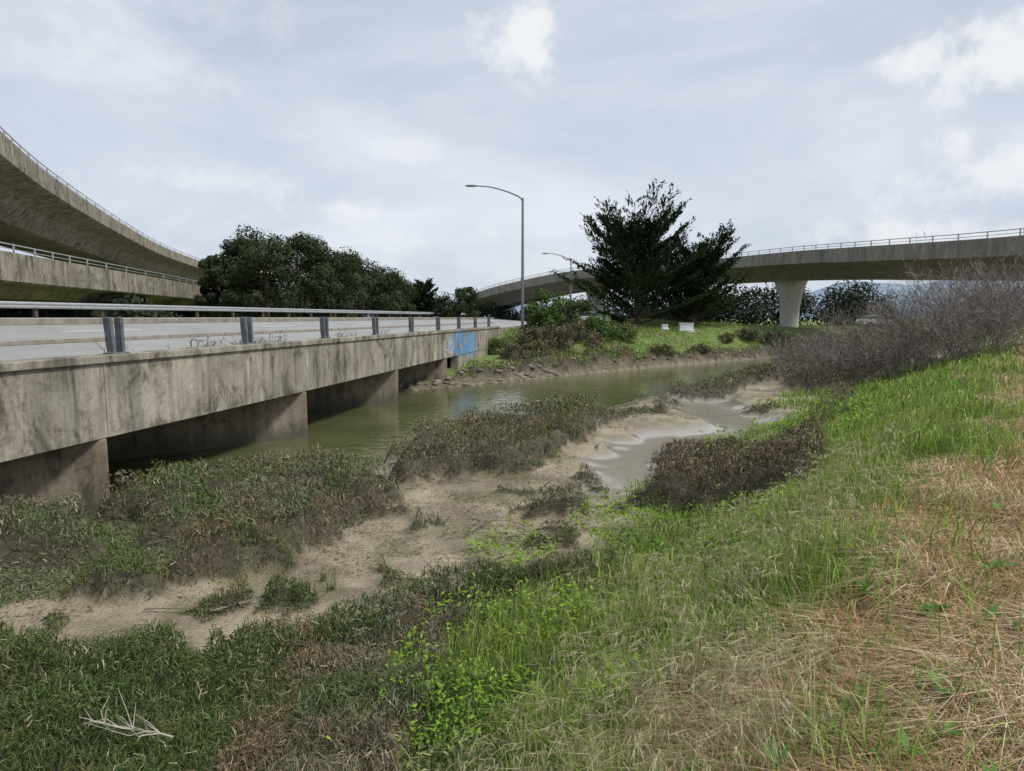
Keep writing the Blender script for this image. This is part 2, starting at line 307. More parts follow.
# ---------------------------------------------------------------- terrain
def axis(n,c,a=5.0,mx=2500):
    b=math.asinh(mx/a); t=np.linspace(-1,1,n); return c+a*np.sinh(b*t)
xs=axis(780,1.0); ys=axis(820,9.0)
X,Y=np.meshgrid(xs,ys); Z,dw,far,q,pf,out=base(X,Y); hs,kind=shrub(X,Y)
z=Z+hs*HM
MUD=np.array([.38,.32,.23]); WET=np.array([.22,.19,.135]); POOLC=np.array([.31,.285,.235]); SOIL_SHADE=np.array([.075,.065,.04]); GRN=np.array([.12,.15,.04]); DRY=np.array([.42,.31,.185]); FG=np.array([.16,.22,.055])
C=np.zeros(X.shape+(3,))+MUD; al=np.ones(X.shape)
def mixc(C,c,f): f=f[...,None]; return C*(1-f)+c*f
nz=fbm(X*.8,Y*.8,2)
C=mixc(C,np.array([.22,.185,.125]),sm((nz-.48)*5)*.7)
C=mixc(C,np.array([.18,.18,.08]),sm((fbm(X*1.2,Y*1.2,0)-.54)*7)*.6)
ridge=np.abs(fbm(X*2.2+.5*Y,Y*1.1,3)-.5); C=mixc(C,np.array([.20,.165,.11]),sm(1-ridge/.035)*.45)
C=mixc(C,np.array([.16,.135,.09]),sm((fbm(X*2.6,Y*2.6,4)-.60)*9)*.6)
wet=np.maximum(sm((pf-.12)*3),sm((.11-Z)/.07))*(~far)
C=mixc(C,WET,wet*.8); C=mixc(C,POOLC,sm((pf-.45)*3)*(~far)); al=1-np.clip(wet*1.05,0,1)
f=sm((q+.02)*7+(nz-.5)*2)*(~far); C=mixc(C,GRN,f); al=np.maximum(al,f)
qdf=lambda Y: np.clip(.66+.035*Y,.66,.98)
f2=sm((q-qdf(Y))*4+.5+(nz-.5)*2.5)*(~far); C=mixc(C,DRY,f2)
ff=sm((out-.9)/.9+(nz-.5)*1.6)*far; C=mixc(C,np.array([.17,.135,.09]),far*1.0*(1-ff)); C=mixc(C,FG,ff); al=np.where(far,1,al)
C=mixc(C,np.array([.28,.25,.12]),ff*sm((fbm(X*.1,Y*.1,5)-.5)*5)*.5)
C=mixc(C,SOIL_SHADE,sm(hs/.10)*.9); al=np.maximum(al,sm(hs/.1))  # dark soil, with the shade in gaps between shrub stems painted in
R_,Cn=X.shape; idx=np.arange(R_*Cn).reshape(R_,Cn)
q4=np.stack([idx[:-1,:-1],idx[:-1,1:],idx[1:,1:],idx[1:,:-1]],-1).reshape(-1)
mesh_np('ground',np.stack([X,Y,z],-1).reshape(-1,3),q4,np.arange(len(q4)//4)*4,M_ground,np.c_[C.reshape(-1,3),al.ravel()],smooth=True)
mb=MB(); mb.add([(-220,-160,0),(320,-160,0),(320,200,0),(-220,200,0)],[(0,1,2,3)]); 
w=mb.obj('creek_water',M_water)
# ---------------------------------------------------------------- road bridge
br=empty('road_bridge',bp(20,0,0))
S0,S1=-45,51
def spath(s0,s1,n=2): return [bp(s,0,0) for s in np.linspace(s0,s1,n)]
mb=MB()
sj=[S0]+[(yv/bt[1]) for yv in (-11,-3.6,4.2,11.75,19.3,27.3,35.0,42.7)]+[S1]
for a_,b_ in zip(sj[:-1],sj[1:]):
    mb.sweep([bp(a_+.008,0,0),bp(b_-.008,0,0)],[(0,1.40),(0,2.78),(-.06,2.79),(-.06,2.93),(.42,2.93),(.42,2.66),(.9,2.0),(.9,1.40)][::-1])
mb.obj('edge_beam',M_fascia,br,bevel=.015)
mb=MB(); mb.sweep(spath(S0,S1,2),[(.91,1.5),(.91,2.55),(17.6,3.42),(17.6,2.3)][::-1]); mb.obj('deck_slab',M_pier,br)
fl=Vector((-.79,-.61,0)).normalized(); ang=math.atan2(fl.y,fl.x)
mb=MB()
for yv in (4.2,11.75,19.3,27.3,35.0):
    s=yv/bt[1]; f=Vector(bp(s,.06,0)); c=f+fl*12.5
    mb.box((c.x,c.y,.19),(25,.34,2.41),Matrix.Rotation(ang,3,'Z'))
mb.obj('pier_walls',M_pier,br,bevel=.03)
mb=MB()
c=Vector(bp(44.5,.25,0)); mb.box((c.x,c.y,.2),(.44,13,2.4),Matrix.Rotation(-th,3,'Z')); 
c=Vector(bp(-22,.25,0)); mb.box((c.x,c.y,.2),(.44,40,2.4),Matrix.Rotation(-th,3,'Z'))
mb.obj('abutment_walls',M_fascia,br)
# road: bridge + approach
mb=MB()
def rz(l): return 2.70+(l-.42)*.054
mb.sweep([bp(s,0,0) for s in np.linspace(S0,220,60)],[(.42,2.5),(.42,rz(.42)),(17.2,rz(17.2)),(17.2,2.9)][::-1],0)
for l0,w_ in ((1.9,.12),(15.9,.12)):
    mb.sweep([bp(s,0,0) for s in np.linspace(S0,220,60)],[(l0,rz(l0)+.001),(l0,rz(l0)+.005),(l0+w_,rz(l0+w_)+.005),(l0+w_,rz(l0+w_)+.001)][::-1],1)
for s in np.arange(-40,200,12):
    mb.sweep([bp(s,0,0),bp(s+3.6,0,0)],[(8.8,rz(8.8)+.001),(8.8,rz(8.8)+.005),(8.92,rz(8.92)+.005),(8.92,rz(8.92)+.001)][::-1],1)
mb.obj('road',[M_asph,M_line])
mb=MB(); mb.sweep([bp(s,0,0) for s in np.linspace(S1,220,30)],[(0,2.3),(0,2.78),(.42,2.78),(.42,2.3)][::-1]); mb.obj('kerb',M_fascia)
# near guardrail
gr=empty('guardrail',bp(12.4,.2,2.93)); mb=MB()
Rz=Matrix.Rotation(-th,3,'Z')
for i in range(-8,10):
    s=(12.3+4.37*i)/bt[1]
    if s>50: break
    for ds,tl in ((-.15,.10),(.10,.03)):
        c=bp(s+ds,.2,2.93+.35); mb.box(c,(.15,.075,.70),Rz@Matrix.Rotation(tl,3,'X'))
    mb.box(bp(s,.2,2.945),(.24,.42,.03),Rz)
mb.obj('posts',M_post,gr,bevel=.008)
mb=MB(); mb.sweep(spath(-40,50,2),[(.26,3.50),(.26,3.61),(.38,3.61),(.38,3.50)][::-1]); mb.sweep(spath(-40,50,2),[(.27,3.17),(.27,3.25),(.35,3.25),(.35,3.17)][::-1])
mb.obj('rails',M_rail,gr,bevel=.01)
# far W-beam
gr=empty('guardrail',bp(20,17,3.6)); gr.name='guardrail.001'; mb=MB()
zb=rz(17.0)
sec=[(0,.42),(-.05,.47),(-.05,.52),(0,.57),(-.05,.62),(-.05,.67),(0,.72),(.02,.72),(-.02,.66),(-.02,.62),(.03,.57),(-.02,.52),(-.02,.48),(.02,.42)]
mb.sweep(spath(-30,110,2),[(16.9+a,zb+b_) for a,b_ in sec]); mb.obj('w_beam',M_steel,gr)
mb=MB()
for s in np.arange(-30,110,3.8): mb.box(bp(s,17.05,zb+.3),(.15,.15,.7),Rz)
mb.obj('posts',M_bark,gr)
# ---------------------------------------------------------------- overpasses
def overpass(name,path,sec,mat,railside,pillars,pm,n=8):
    P=catmull(path,n); e=empty(name,tuple(P[len(P)//2])); mb=MB(); mb.sweep(P,sec); mb.obj('deck',mat,e)
    mb=MB()
    for l in railside:
        mb.sweep(P,[(l-.03,.40),(l-.03,.46),(l+.03,.46),(l+.03,.40)][::-1])
        mb.sweep(P,[(l-.02,.17),(l-.02,.21),(l+.02,.21),(l+.02,.17)][::-1])
        for i in range(len(P)-1):
            L=(P[i+1]-P[i]).length; k=max(1,int(L/2.4)); t=(P[i+1]-P[i]); t.z=0; t.normalize(); nn=Vector((-t.y,t.x,0))
            for j in range(k):
                c=P[i].lerp(P[i+1],j/k)+nn*l; mb.box((c.x,c.y,c.z+.22),(.07,.07,.5))
    mb.obj('railing',M_steel,e)
    mb=MB()
    for x,y,zt,r in pillars:
        z0=float(H(np.array([x]),np.array([y]))[0])-.5
        def ring(w,d): return [(math.copysign(abs(math.cos(a))**.6,math.cos(a))*w,math.copysign(abs(math.sin(a))**.6,math.sin(a))*d) for a in np.linspace(0,2*math.pi,17)[:-1]]
        lv=[(z0,r*.72,r*.72),(zt-3.2,r*.78,r*.75),(zt-1.6,r*.95,r*.8),(zt-.6,r*1.25,r*.9),(zt+.25,r*1.5,r*.95)]
        vs=[];fs=[]
        for zz,w_,d_ in lv: vs+=[(x+a,y+b_,zz) for a,b_ in ring(w_,d_)]
        for i in range(len(lv)-1):
            for k in range(16): fs.append((i*16+k,i*16+(k+1)%16,(i+1)*16+(k+1)%16,(i+1)*16+k))
        fs.append(tuple(range(16))[::-1]); fs.append(tuple(4*16+k for k in range(16)))
        mb.add(vs,fs)
    if mb.v: mb.obj('pillars',pm,e,smooth=True)
    return e
def fsec(W,D,sg=1):
    s=[(0,0),(0,-.85),(-.05,-.86),(-.05,-1.25),(.08,-1.32),(1.5,-1.62),(2.1,-1.95),(2.7,-D*.83),(3.2,-D),(W-3.2,-D),(W-2.7,-D*.83),(W-2.1,-1.95),(W-1.5,-1.62),(W-.08,-1.32),(W,-1.25),(W,0),(W-.25,0),(W-.35,-.8),(.35,-.8),(.25,0)]
    return [(sg*a,b_) for a,b_ in s]
overpass('highway_overpass',[(40,-4,7.7),(37.6,12,8.1),(35.4,27,8.45),(32.6,42,8.85),(30.2,55,9.6),(28.3,66,10.25),(25.6,78,10.7),(19.5,89,10.8),(9,97,10.5),(0,105,9.2),(-6,118,8.2),(-12,145,6.8),(-20,190,5)],fsec(9.5,2.8,-1),M_fly,[-.14,-9.36],[(32.3,75,7.8,1.25),(13.5,103,7.6,1.25),(39.5,33,5.9,1.2)],M_pil,6)
overpass('highway_overpass.001',[(-6,-12,13.5),(-11,0,13.5),(-17,13,13.5),(-21.5,22,13.5),(-26,32.5,13.5),(-32.2,45.9,13.5),(-41.2,68.9,13.5),(-50,94.7,13.5),(-60,135,13.3),(-75,200,12)],fsec(12.4,3.2,1),M_flyL,[.14],[(-19,5,10.3,1.4),(-74,160,10,1.4)],M_fly,8)
overpass('highway_overpass.002',[(-18,-10,7.4),(-22,14,7.1),(-25.7,32,7.0),(-28.6,46,7.0),(-34,72,7.0),(-41,102,6.8),(-50,150,6)],[(0,0),(0,-.9),(-.05,-.91),(-.05,-1.5),(.1,-1.6),(1.2,-1.75),(1.9,-2.3),(8.0,-2.3),(8.8,-1.75),(9.9,-1.6),(10,-1.5),(10,0),(9.75,0),(9.65,-.8),(.35,-.8),(.25,0)],M_flyL,[.14],[(-31,33,4.7,1.0),(-36,56,4.7,1.0),(-42,80,4.6,1.0)],M_fly,6)
# ---------------------------------------------------------------- street lamps
def lamp(name,x,y,z0,zt,arm,rise):
    e=empty(name,(x,y,z0)); mb=MB()
    mb.tube([(x,y,z0),(x,y,z0+(zt-z0)*.5),(x,y,zt)],[.13,.11,.085],12)
    mb.tube([(x,y,z0-.2),(x,y,z0+.35)],[.25,.25],12)
    pts=[(x,y,zt-.25),(x-.25,y,zt+.08),(x-arm*.35,y,zt+rise*.55),(x-arm*.7,y,zt+rise*.9),(x-arm,y,zt+rise)]
    pts=[tuple(v) for v in catmull(pts,4)]; mb.tube(pts,list(np.linspace(.07,.045,len(pts))),8)
    mb.obj('pole_and_arm',M_lamp,e,smooth=True)
    mb=MB(); X0=x-arm
    secs=[(.12,.06,.05),(-.1,.13,.08),(-.45,.18,.10),(-.75,.15,.07),(-.85,.06,.03)]
    vs=[];fs=[]
    for dx,w_,h_ in secs:
        for k in range(8):
            a=2*math.pi*k/8; vs.append((X0+dx,y+w_*math.cos(a),zt+rise+h_*math.sin(a)))
    for i in range(4):
        for k in range(8): fs.append((i*8+k,i*8+(k+1)%8,(i+1)*8+(k+1)%8,(i+1)*8+k))
    fs+= [tuple(range(8)),tuple(32+k for k in range(8))]
    mb.add(vs,fs); mb.obj('luminaire',M_lamp,e,smooth=True)
lamp('street_lamp',.85,52,2.5,13.0,3.7,.95)
lamp('street_lamp.001',8.0,88,2.4,11.3,3.1,.9)
# ---------------------------------------------------------------- sample helper
def scat(n,r0,r1,a0=-62,a1=62,power=0.0):
    u=rng.random(n); r=np.exp(np.log(r0)+u*(np.log(r1)-np.log(r0)))
    a=np.radians(rng.uniform(a0,a1,n)); return r*np.sin(a), r*np.cos(a), r
def under(X,Y):
    s=(X-BO[0])*bt[0]+(Y-BO[1])*bt[1]; l=(X-BO[0])*bn[0]+(Y-BO[1])*bn[1]
    return l>-.15
# marsh shrubs (pickleweed): stems fill the volume between the soil mound and the canopy
x,y,r=scat(920000,3.0,66,-50,48)
h,k=shrub(x,y); ok=(h>.025)&~under(x,y); x,y,r,h,k=[v[ok] for v in (x,y,r,h,k)]
zb_=H(x,y); n=len(x)
brown=np.array([.20,.15,.095]); olive=np.array([.14,.15,.066]); green=np.array([.10,.145,.05]); red=np.array([.16,.115,.085]); tan=np.array([.38,.32,.22]); grey=np.array([.19,.195,.13])
pn=fbm(x*1.3,y*1.3,4); pn2=rng.random(n); pn3=fbm(x*.45,y*.45,1)
col=np.where((pn+.25*(pn2-.5)>.56)[:,None],brown,olive)
col=np.where(((pn2>.5)&(pn3>.44))[:,None],grey,col)
col=np.where((k==3)[:,None],np.where((pn2>.55)[:,None],red,np.where((pn2>.3)[:,None],brown*.85,grey*.8)),col)
col=np.where((k==5)[:,None],np.where((pn>.50)[:,None],brown*.9,green),col)
col=np.where(((k==4)&(pn+.3*(pn2-.5)<.50))[:,None],green*.85,col)
col=np.where(((k==1)&(pn+.3*(pn2-.5)<.46))[:,None],green*1.1,col)
col=np.where((h<.10)[:,None]&(pn2<.5)[:,None],green*1.2,col)
col=np.where((pn2>.94)[:,None],tan,col)*rng.uniform(.5,1.4,(n,1))
fill=rng.random(n)**.6*h*(1-HM)
P=np.c_[x,y,zb_-.01+fill]
half=rng.random(n)<.28
hh=rng.uniform(.05,.12,n)*(1+.02*r)*np.clip(h/.2,.5,1.1); ww=np.clip(.002+.0008*r,.003,.04)*rng.uniform(.7,1.4,n)
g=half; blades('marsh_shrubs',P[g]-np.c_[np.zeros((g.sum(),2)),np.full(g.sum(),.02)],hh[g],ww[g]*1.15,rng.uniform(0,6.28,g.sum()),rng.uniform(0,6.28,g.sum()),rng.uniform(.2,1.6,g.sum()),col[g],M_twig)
g=~half; m_=g.sum(); Pc=P[g]+np.c_[np.zeros((m_,2)),rng.uniform(0,.06,m_)*np.minimum(1,h[g]/.2)]; d=nrm(rng.normal(size=(m_,3))*.95+np.array([0,0,.6])); L=(rng.uniform(.03,.08,m_)*(1+.02*r[g]))[:,None]
ribbons('marsh_shrub_twigs',Pc-d*L*.5,Pc+d*L*.5,ww[g]*1.05,ww[g]*.7,col[g],M_twig)
# marsh grass mixed into the near marsh
x,y,r=scat(120000,2.6,9.5,-50,12); h,k=shrub(x,y); ng=fbm(x*1.4,y*1.4,3)
ok=(k==4)&(h>.02)&(ng+.1*rng.random(len(x))>.58); x,y,r,ng=[v[ok] for v in (x,y,r,ng)]; n=len(x)
col=np.where((rng.random(n)>.65)[:,None],np.array([.40,.35,.22]),np.array([.12,.18,.055]))*rng.uniform(.55,1.35,(n,1))
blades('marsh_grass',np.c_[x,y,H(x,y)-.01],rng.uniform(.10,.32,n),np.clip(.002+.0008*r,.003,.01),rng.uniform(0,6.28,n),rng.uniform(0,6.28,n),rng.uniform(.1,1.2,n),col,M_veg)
# green grass on bank
x,y,r=scat(350000,1.25,60,-50,50)
Zb,dw,far,q,pf,out=base(x,y); nz=fbm(x*.8,y*.8,2); nz2=fbm(x*1.7,y*1.7,5)
h,k=shrub(x,y); qd=qdf(y)
dens=sm((q+.28)*3+(nz-.5)*2)*(1-.94*sm((q-qd)*4+.5+(nz-.5)*2.5))
ok=(~far)&(dw<0)&(rng.random(len(x))<dens)&(h<.25)
x,y,r,q,nz2,Zb=[v[ok] for v in (x,y,r,q,nz2,Zb)]; n=len(x)
col=np.array([.20,.32,.05])*np.ones((n,1)); col=np.where((nz2>.55)[:,None],np.array([.28,.38,.08]),col); col=np.where((rng.random(n)>.91)[:,None],np.array([.50,.44,.25]),col)
col=np.where(((q<.35)&(nz2<.47))[:,None],np.array([.11,.19,.05]),col)*rng.uniform(.5,1.35,(n,1))
hh=rng.uniform(.10,.46,n)*(.30+1.4*nz2)*np.clip(.45+r/7,.5,1); ww=np.clip(.0028+.0010*r,.004,.04)*rng.uniform(.6,1.4,n)
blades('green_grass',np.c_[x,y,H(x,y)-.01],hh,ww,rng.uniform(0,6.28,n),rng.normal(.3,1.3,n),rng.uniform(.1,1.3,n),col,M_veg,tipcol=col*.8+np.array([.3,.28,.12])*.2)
# dry grass
x,y,r=scat(340000,1.25,45,-20,50)
Zb,dw,far,q,pf,out=base(x,y); nz=fbm(x*.8,y*.8,2); nz2=fbm(x*2.3,y*2.3,1); qd=qdf(y)
dens=sm((q-qd)*4+.5+(nz-.5)*2.5)+.02
ok=(~far)&(dw<0)&(rng.random(len(x))<dens)&(q>.1)
x,y,r,q,nz2=[v[ok] for v in (x,y,r,q,nz2)]; n=len(x)
col=np.array([.58,.42,.25])*np.ones((n,1)); col=np.where((nz2>.55)[:,None],np.array([.68,.55,.37]),col); rr_=rng.random(n); col=np.where((rr_>.84)[:,None],np.array([.48,.26,.14]),col); col=np.where((rr_<.08)[:,None],np.array([.22,.29,.08]),col)
col=col*rng.uniform(.5,1.2,(n,1))
hh=rng.uniform(.05,.26,n)*(.35+1.1*nz2)*np.clip(.5+r/7,.55,1); ww=np.clip(.0018+.0009*r,.0028,.03)*rng.uniform(.7,1.3,n)
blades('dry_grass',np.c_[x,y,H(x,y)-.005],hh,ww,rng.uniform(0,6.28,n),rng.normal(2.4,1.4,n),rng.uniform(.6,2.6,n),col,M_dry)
# wild oat heads (drooping pale awns)
x,y,r=scat(11000,1.6,12,-35,45)
Zb,dw,far,q,pf,out=base(x,y); nz=fbm(x*1.1,y*1.1,3)
ok=(q>.02)&(q<.80)&(~far)&(nz>.45); x,y,r=[v[ok] for v in (x,y,r)]; n=len(x); zz=H(x,y)
A=[];B=[];WA=[];WB=[]
top=rng.uniform(.22,.50,n); az=rng.uniform(0,6.28,n); d=np.c_[np.cos(az),np.sin(az),np.zeros(n)]
P0=np.c_[x,y,zz]; P1=P0+np.c_[d[:,:2]*.10,top]; P2=P1+d*.10+np.c_[np.zeros((n,2)),np.full(n,-.02)]
sw=np.clip(.0012+.0004*r,.0015,.007)
A+=[P0,P1];B+=[P1,P2];WA+=[sw,sw];WB+=[sw*.7,sw*.7]
for j in range(5):
    t=rng.random((n,1)); S=P1*(1-t)+P2*t; E=S+d*rng.uniform(.0,.04,(n,1))+np.c_[rng.normal(0,.010,(n,2)),rng.uniform(-.05,-.015,n)]
    A.append(S);B.append(E);WA.append(sw*2.2);WB.append(sw*.4)
A=np.concatenate(A);B=np.concatenate(B);WA=np.concatenate(WA);WB=np.concatenate(WB)
ribbons('wild_oats',A,B,WA,WB,np.array([.56,.52,.32])*rng.uniform(.6,1.2,(len(A),1)),M_dry)
# leafy green plants
x,y,r=scat(330000,1.6,30,-45,50)
Zb,dw,far,q,pf,out=base(x,y); nz=fbm(x*1.0+9,y*1.0,5); h,k=shrub(x,y)
near_=(q>-.25)&(q<.50)&(nz>.49); near2=(r<4.8)&(q>-.3)&(q<.5)&(nz>.42); g3=((x-9.6)**2+(y-20.2)**2<3.2); g4=((x-.0)**2/1.2+(y-8.8)**2/1.6<.35)|((x-1.9)**2+(y-10.2)**2<1.0)
ok=(~far)&(dw<0)&(near_|near2|g3|g4)&(h<.32)
x,y,r,nz=[v[ok] for v in (x,y,r,nz)]
sel=rng.random(len(x))<.55; x,y,r,nz=[v[sel] for v in (x,y,r,nz)]; n=len(x)
ht=np.clip(.10+1.6*(nz-.42),.06,.40)*(.5+.9*vn(x*6,y*6,2)); Cc=np.c_[x,y,H(x,y)+ht*rng.random(n)**.6]
Nn=nrm(np.c_[rng.normal(0,.6,(n,2)),np.ones(n)]); Aa=nrm(np.cross(Nn,rvec(n))); Bb=np.cross(Nn,Aa)
L=np.clip(.018+.0055*r,.026,.12)*rng.uniform(.4,1.5,n)
col=np.array([.19,.33,.045])*rng.uniform(.5,1.4,(n,1))+np.array([.05,.04,.0])*rng.random((n,1))
leaves('leafy_weeds',Cc,Aa,Bb,L,L*.40,col,M_veg)
# a few broad-leaved plants
x,y,r=scat(110,2.2,7,0,45); Zb,dw,far,q,pf,out=base(x,y); ok=(q>.1)&(~far); x,y,r=[v[ok] for v in (x,y,r)]
x=np.repeat(x,7);y=np.repeat(y,7); n=len(x); a_=rng.uniform(0,6.28,n); A=nrm(np.c_[np.cos(a_),np.sin(a_),rng.uniform(.3,1.2,n)]); L=rng.uniform(.05,.12,n); Cc=np.c_[x,y,H(x,y)+.10]+A*L[:,None]*.5; B=nrm(np.cross(A,rvec(n)*.4+np.array([0,0,1.])))
leaves('broadleaf_plants',Cc,A,B,L,L*.33,np.array([.17,.30,.08])*rng.uniform(.7,1.3,(n,1)),M_veg)
# far bank grass
x,y,r=scat(170000,33,110,-20,42)
Zb,dw,far,q,pf,out=base(x,y); s=(x-BO[0])*bt[0]+(y-BO[1])*bt[1]; l=(x-BO[0])*bn[0]+(y-BO[1])*bn[1]
ok=far&(out>1.0+2.2*(fbm(x*.6,y*.6,2)-.5))&(l<-.3)&~((l>-5)&(s<49)); x,y,r=[v[ok] for v in (x,y,r)]; n=len(x); nz=fbm(x*.3,y*.3,5)
col=np.where((nz>.58)[:,None],np.array([.32,.33,.13]),np.array([.20,.31,.065]))*rng.uniform(.6,1.3,(n,1))*(.7+.6*fbm(x*.9,y*.9,1))[:,None]
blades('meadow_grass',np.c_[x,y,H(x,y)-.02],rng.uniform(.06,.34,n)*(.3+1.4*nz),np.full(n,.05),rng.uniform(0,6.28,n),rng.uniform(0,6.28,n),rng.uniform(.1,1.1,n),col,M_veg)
# rocks near the abutment
def icopts():
    bm=bmesh.new(); bmesh.ops.create_icosphere(bm,subdivisions=2,radius=1); v=np.array([tuple(q.co) for q in bm.verts]); f=[[w.index for w in q.verts] for q in bm.faces]; bm.free(); return v,np.array(f)
iv,if_=icopts()
def rocks(name,x,y,sz):
    V=[];n=len(x); zz=H(x,y)
    for i in range(n):
        v=iv*rng.uniform(.85,1.12,(len(iv),1))*np.array([1,rng.uniform(.6,1),rng.uniform(.4,.7)])*sz[i]; a=rng.uniform(0,6.28); c,s_=math.cos(a),math.sin(a)
        v=np.c_[v[:,0]*c-v[:,1]*s_,v[:,0]*s_+v[:,1]*c,v[:,2]]+np.array([x[i],y[i],zz[i]]); V.append(v)
    V=np.concatenate(V); F=(if_[None]+(np.arange(n)*len(iv))[:,None,None]).reshape(-1)
    mesh_np(name,V,F,np.arange(len(F)//3)*3,M_rock)
px=[];py=[]
for (ax,ay),(bx,by) in zip(FE[4:10],FE[5:11]):
    L=math.hypot(bx-ax,by-ay)
    for t in rng.random(int(L*(9 if ax<2 else 1.2))):
        o_=rng.uniform(-.1,1.4); px.append(ax+(bx-ax)*t-(by-ay)/L*o_); py.append(ay+(by-ay)*t+(bx-ax)/L*o_)
rocks('shore_rocks',np.array(px),np.array(py),rng.uniform(.06,.26,len(px)))
# ---------------------------------------------------------------- trees
def rtree(name,x,y,H_,R,hue=(.035,.048,.02),n=7000,low=.12,z0=None,sz=.42,K=34):
    z0=gh(x,y) if z0 is None else z0
    e=empty(name,(x,y,z0)); mb=MB()
    mb.tube([(x,y,z0-.3),(x+.2,y,z0+H_*.3),(x-.1,y+.2,z0+H_*.6),(x,y,z0+H_*.85)],[R*.07+.05,R*.055+.04,R*.035+.02,.02],8)
    cs=[]
    for i in range(K):
        a=random.uniform(0,6.28); t=random.uniform(low,1); rr=R*math.sqrt(max(0,1-((t-.42)/.62)**2))*random.uniform(.35,.95)
        c=Vector((x+rr*math.cos(a),y+rr*math.sin(a),z0+H_*t*.93)); cs.append((c,R*random.uniform(.18,.36)))
        if i%3==0:
            hb=z0+H_*max(.12,t*.5); mb.tube([(x,y,hb),tuple(Vector((x,y,hb)).lerp(c,.5)+Vector((0,0,-.03*R))),tuple(c)],[R*.02+.01,R*.012+.01,.01],5)
    mb.obj('trunk_and_limbs',M_bark,e,smooth=True)
    Cs=[];Ns=[];cl=[]
    for c,rc in cs:
        m_=n//K; v=rvec(m_); rad_=rc*rng.uniform(.6,1.1,(m_,1))*(1+.3*vn(v[:,0]*3+c.x,v[:,1]*3+c.z,1))[:,None]
        Cs.append(np.array(c)+v*rad_*np.array([1,1,.78])); Ns.append(nrm(v+rng.normal(0,.38,(m_,3)))); cl.append(np.full((m_,1),random.uniform(.7,1.35)))
    Cs=np.concatenate(Cs);Ns=np.concatenate(Ns);cl=np.concatenate(cl); m_=len(Cs)
    A=nrm(np.cross(Ns,rvec(m_))); B=np.cross(Ns,A); L=sz*rng.uniform(.5,1.3,m_)
    leaves('crown',Cs,A,B,L,L*.6,np.array(hue)*cl*rng.uniform(.7,1.35,(m_,1)),M_tree,e)
def gh(x,y): return float(H(np.array([x]),np.array([y]))[0])
def cypress(name,x,y,H_,R,z0,nb=70,lean=0.0,slow=.55):
    e=empty(name,(x,y,z0)); mb=MB(); T=[(x,y,z0-.4),(x+.2+lean*.2,y,z0+H_*.22),(x-.1+lean*.5,y,z0+H_*.45),(x+lean*.8,y,z0+H_*.66),(x+lean,y,z0+H_*.80)]
    TT=catmull(T,4); mb.tube(TT,list(np.linspace(.42,.07,len(TT))),8)
    Cs=[];As=[];Ls=[]
    for i in range(nb):
        t=.10+.90*(i/nb)**.95; p0=TT[min(len(TT)-1,int(t*(len(TT)-1)))]
        a=i*2.4+random.uniform(-.5,.5); prof=1-slow*t**1.8
        Lb=R*prof*random.choice([.55,.8,.95,1.15]); el=rad(random.uniform(6,26)+t*t*30)
        d=Vector((math.cos(a)*math.cos(el),math.sin(a)*math.cos(el),math.sin(el)))
        pts=[p0+d*Lb*u+Vector((0,0,.18*Lb*u*u)) for u in np.linspace(0,1,6)]
        mb.tube([tuple(v) for v in pts],list(np.linspace(.11*(1-t*.6),.015,6)),5)
        side=Vector((-d.y,d.x,0)).normalized()
        K=11
        for j in range(K):
            u=.22+.78*j/(K-1); jj=min(4,int(u*5)); c=pts[jj].lerp(pts[jj+1],u*5-jj)
            for sg in (-1,1):
                sd_=(d*.75+side*sg*random.uniform(.35,1.0)+Vector((0,0,random.uniform(.05,.45)))).normalized(); Ls_=Lb*.24*random.uniform(.6,1.25)*(1.2-.45*u)+.3
                m_=17; tt=rng.random((m_,1)); sd_n=np.array(sd_)
                Cs.append(np.array(c)+sd_n*Ls_*tt+rng.normal(0,.11,(m_,3))*np.array([1,1,.7])); As.append(nrm(sd_n+rng.normal(0,.36,(m_,3))+np.array([0,0,.12]))); Ls.append(rng.uniform(.2,.55,m_))
    mb.obj('trunk_and_limbs',M_bark,e,smooth=True)
    C_=np.concatenate(Cs);A=np.concatenate(As);L=np.concatenate(Ls); B=nrm(np.cross(A,rvec(len(A))*.6+np.array([0,0,1.]))); n=len(C_)
    leaves('foliage',C_,A,B,L,L*.32,np.array([.032,.050,.025])*rng.uniform(.5,1.6,(n,1)),M_tree,e)
cypress('cypress_tree',12.0,62,10.0,7.0,2.7,95,-.3,.42)
cypress('cypress_tree.001',17.9,64.5,7.4,5.2,2.7,66,.9,.38)
# left grove
for i,(u_,yy,vt,R) in enumerate([(226,62,252,2.2),(246,64,240,3.4),(268,62,232,4.0),(300,66,236,4.2),(334,70,248,4.2),(362,78,258,4.2),(388,88,270,4.0),(262,76,236,4.4),(318,82,244,5),(405,98,280,3.6),(350,92,258,5)]):
    xx=(u_-512)/640*yy; zt=CAMZ+(317-vt)/640*yy; z0=3.2
    rtree('oak_tree' if i==0 else 'oak_tree.%03d'%i,xx,yy,zt-z0,R,(.048,.060,.032),12000,.05,z0,.28)
cypress('cypress_tree.002',-12.4,92,5.6,2.5,3.2,34)
rtree('pine_tree',-6.6,92,5.0,2.1,(.04,.055,.028),3500,.1,3.0,.3)
rtree('pine_tree.001',-9.8,96,3.4,1.8,(.04,.055,.028),2500,.1,3.0,.3)
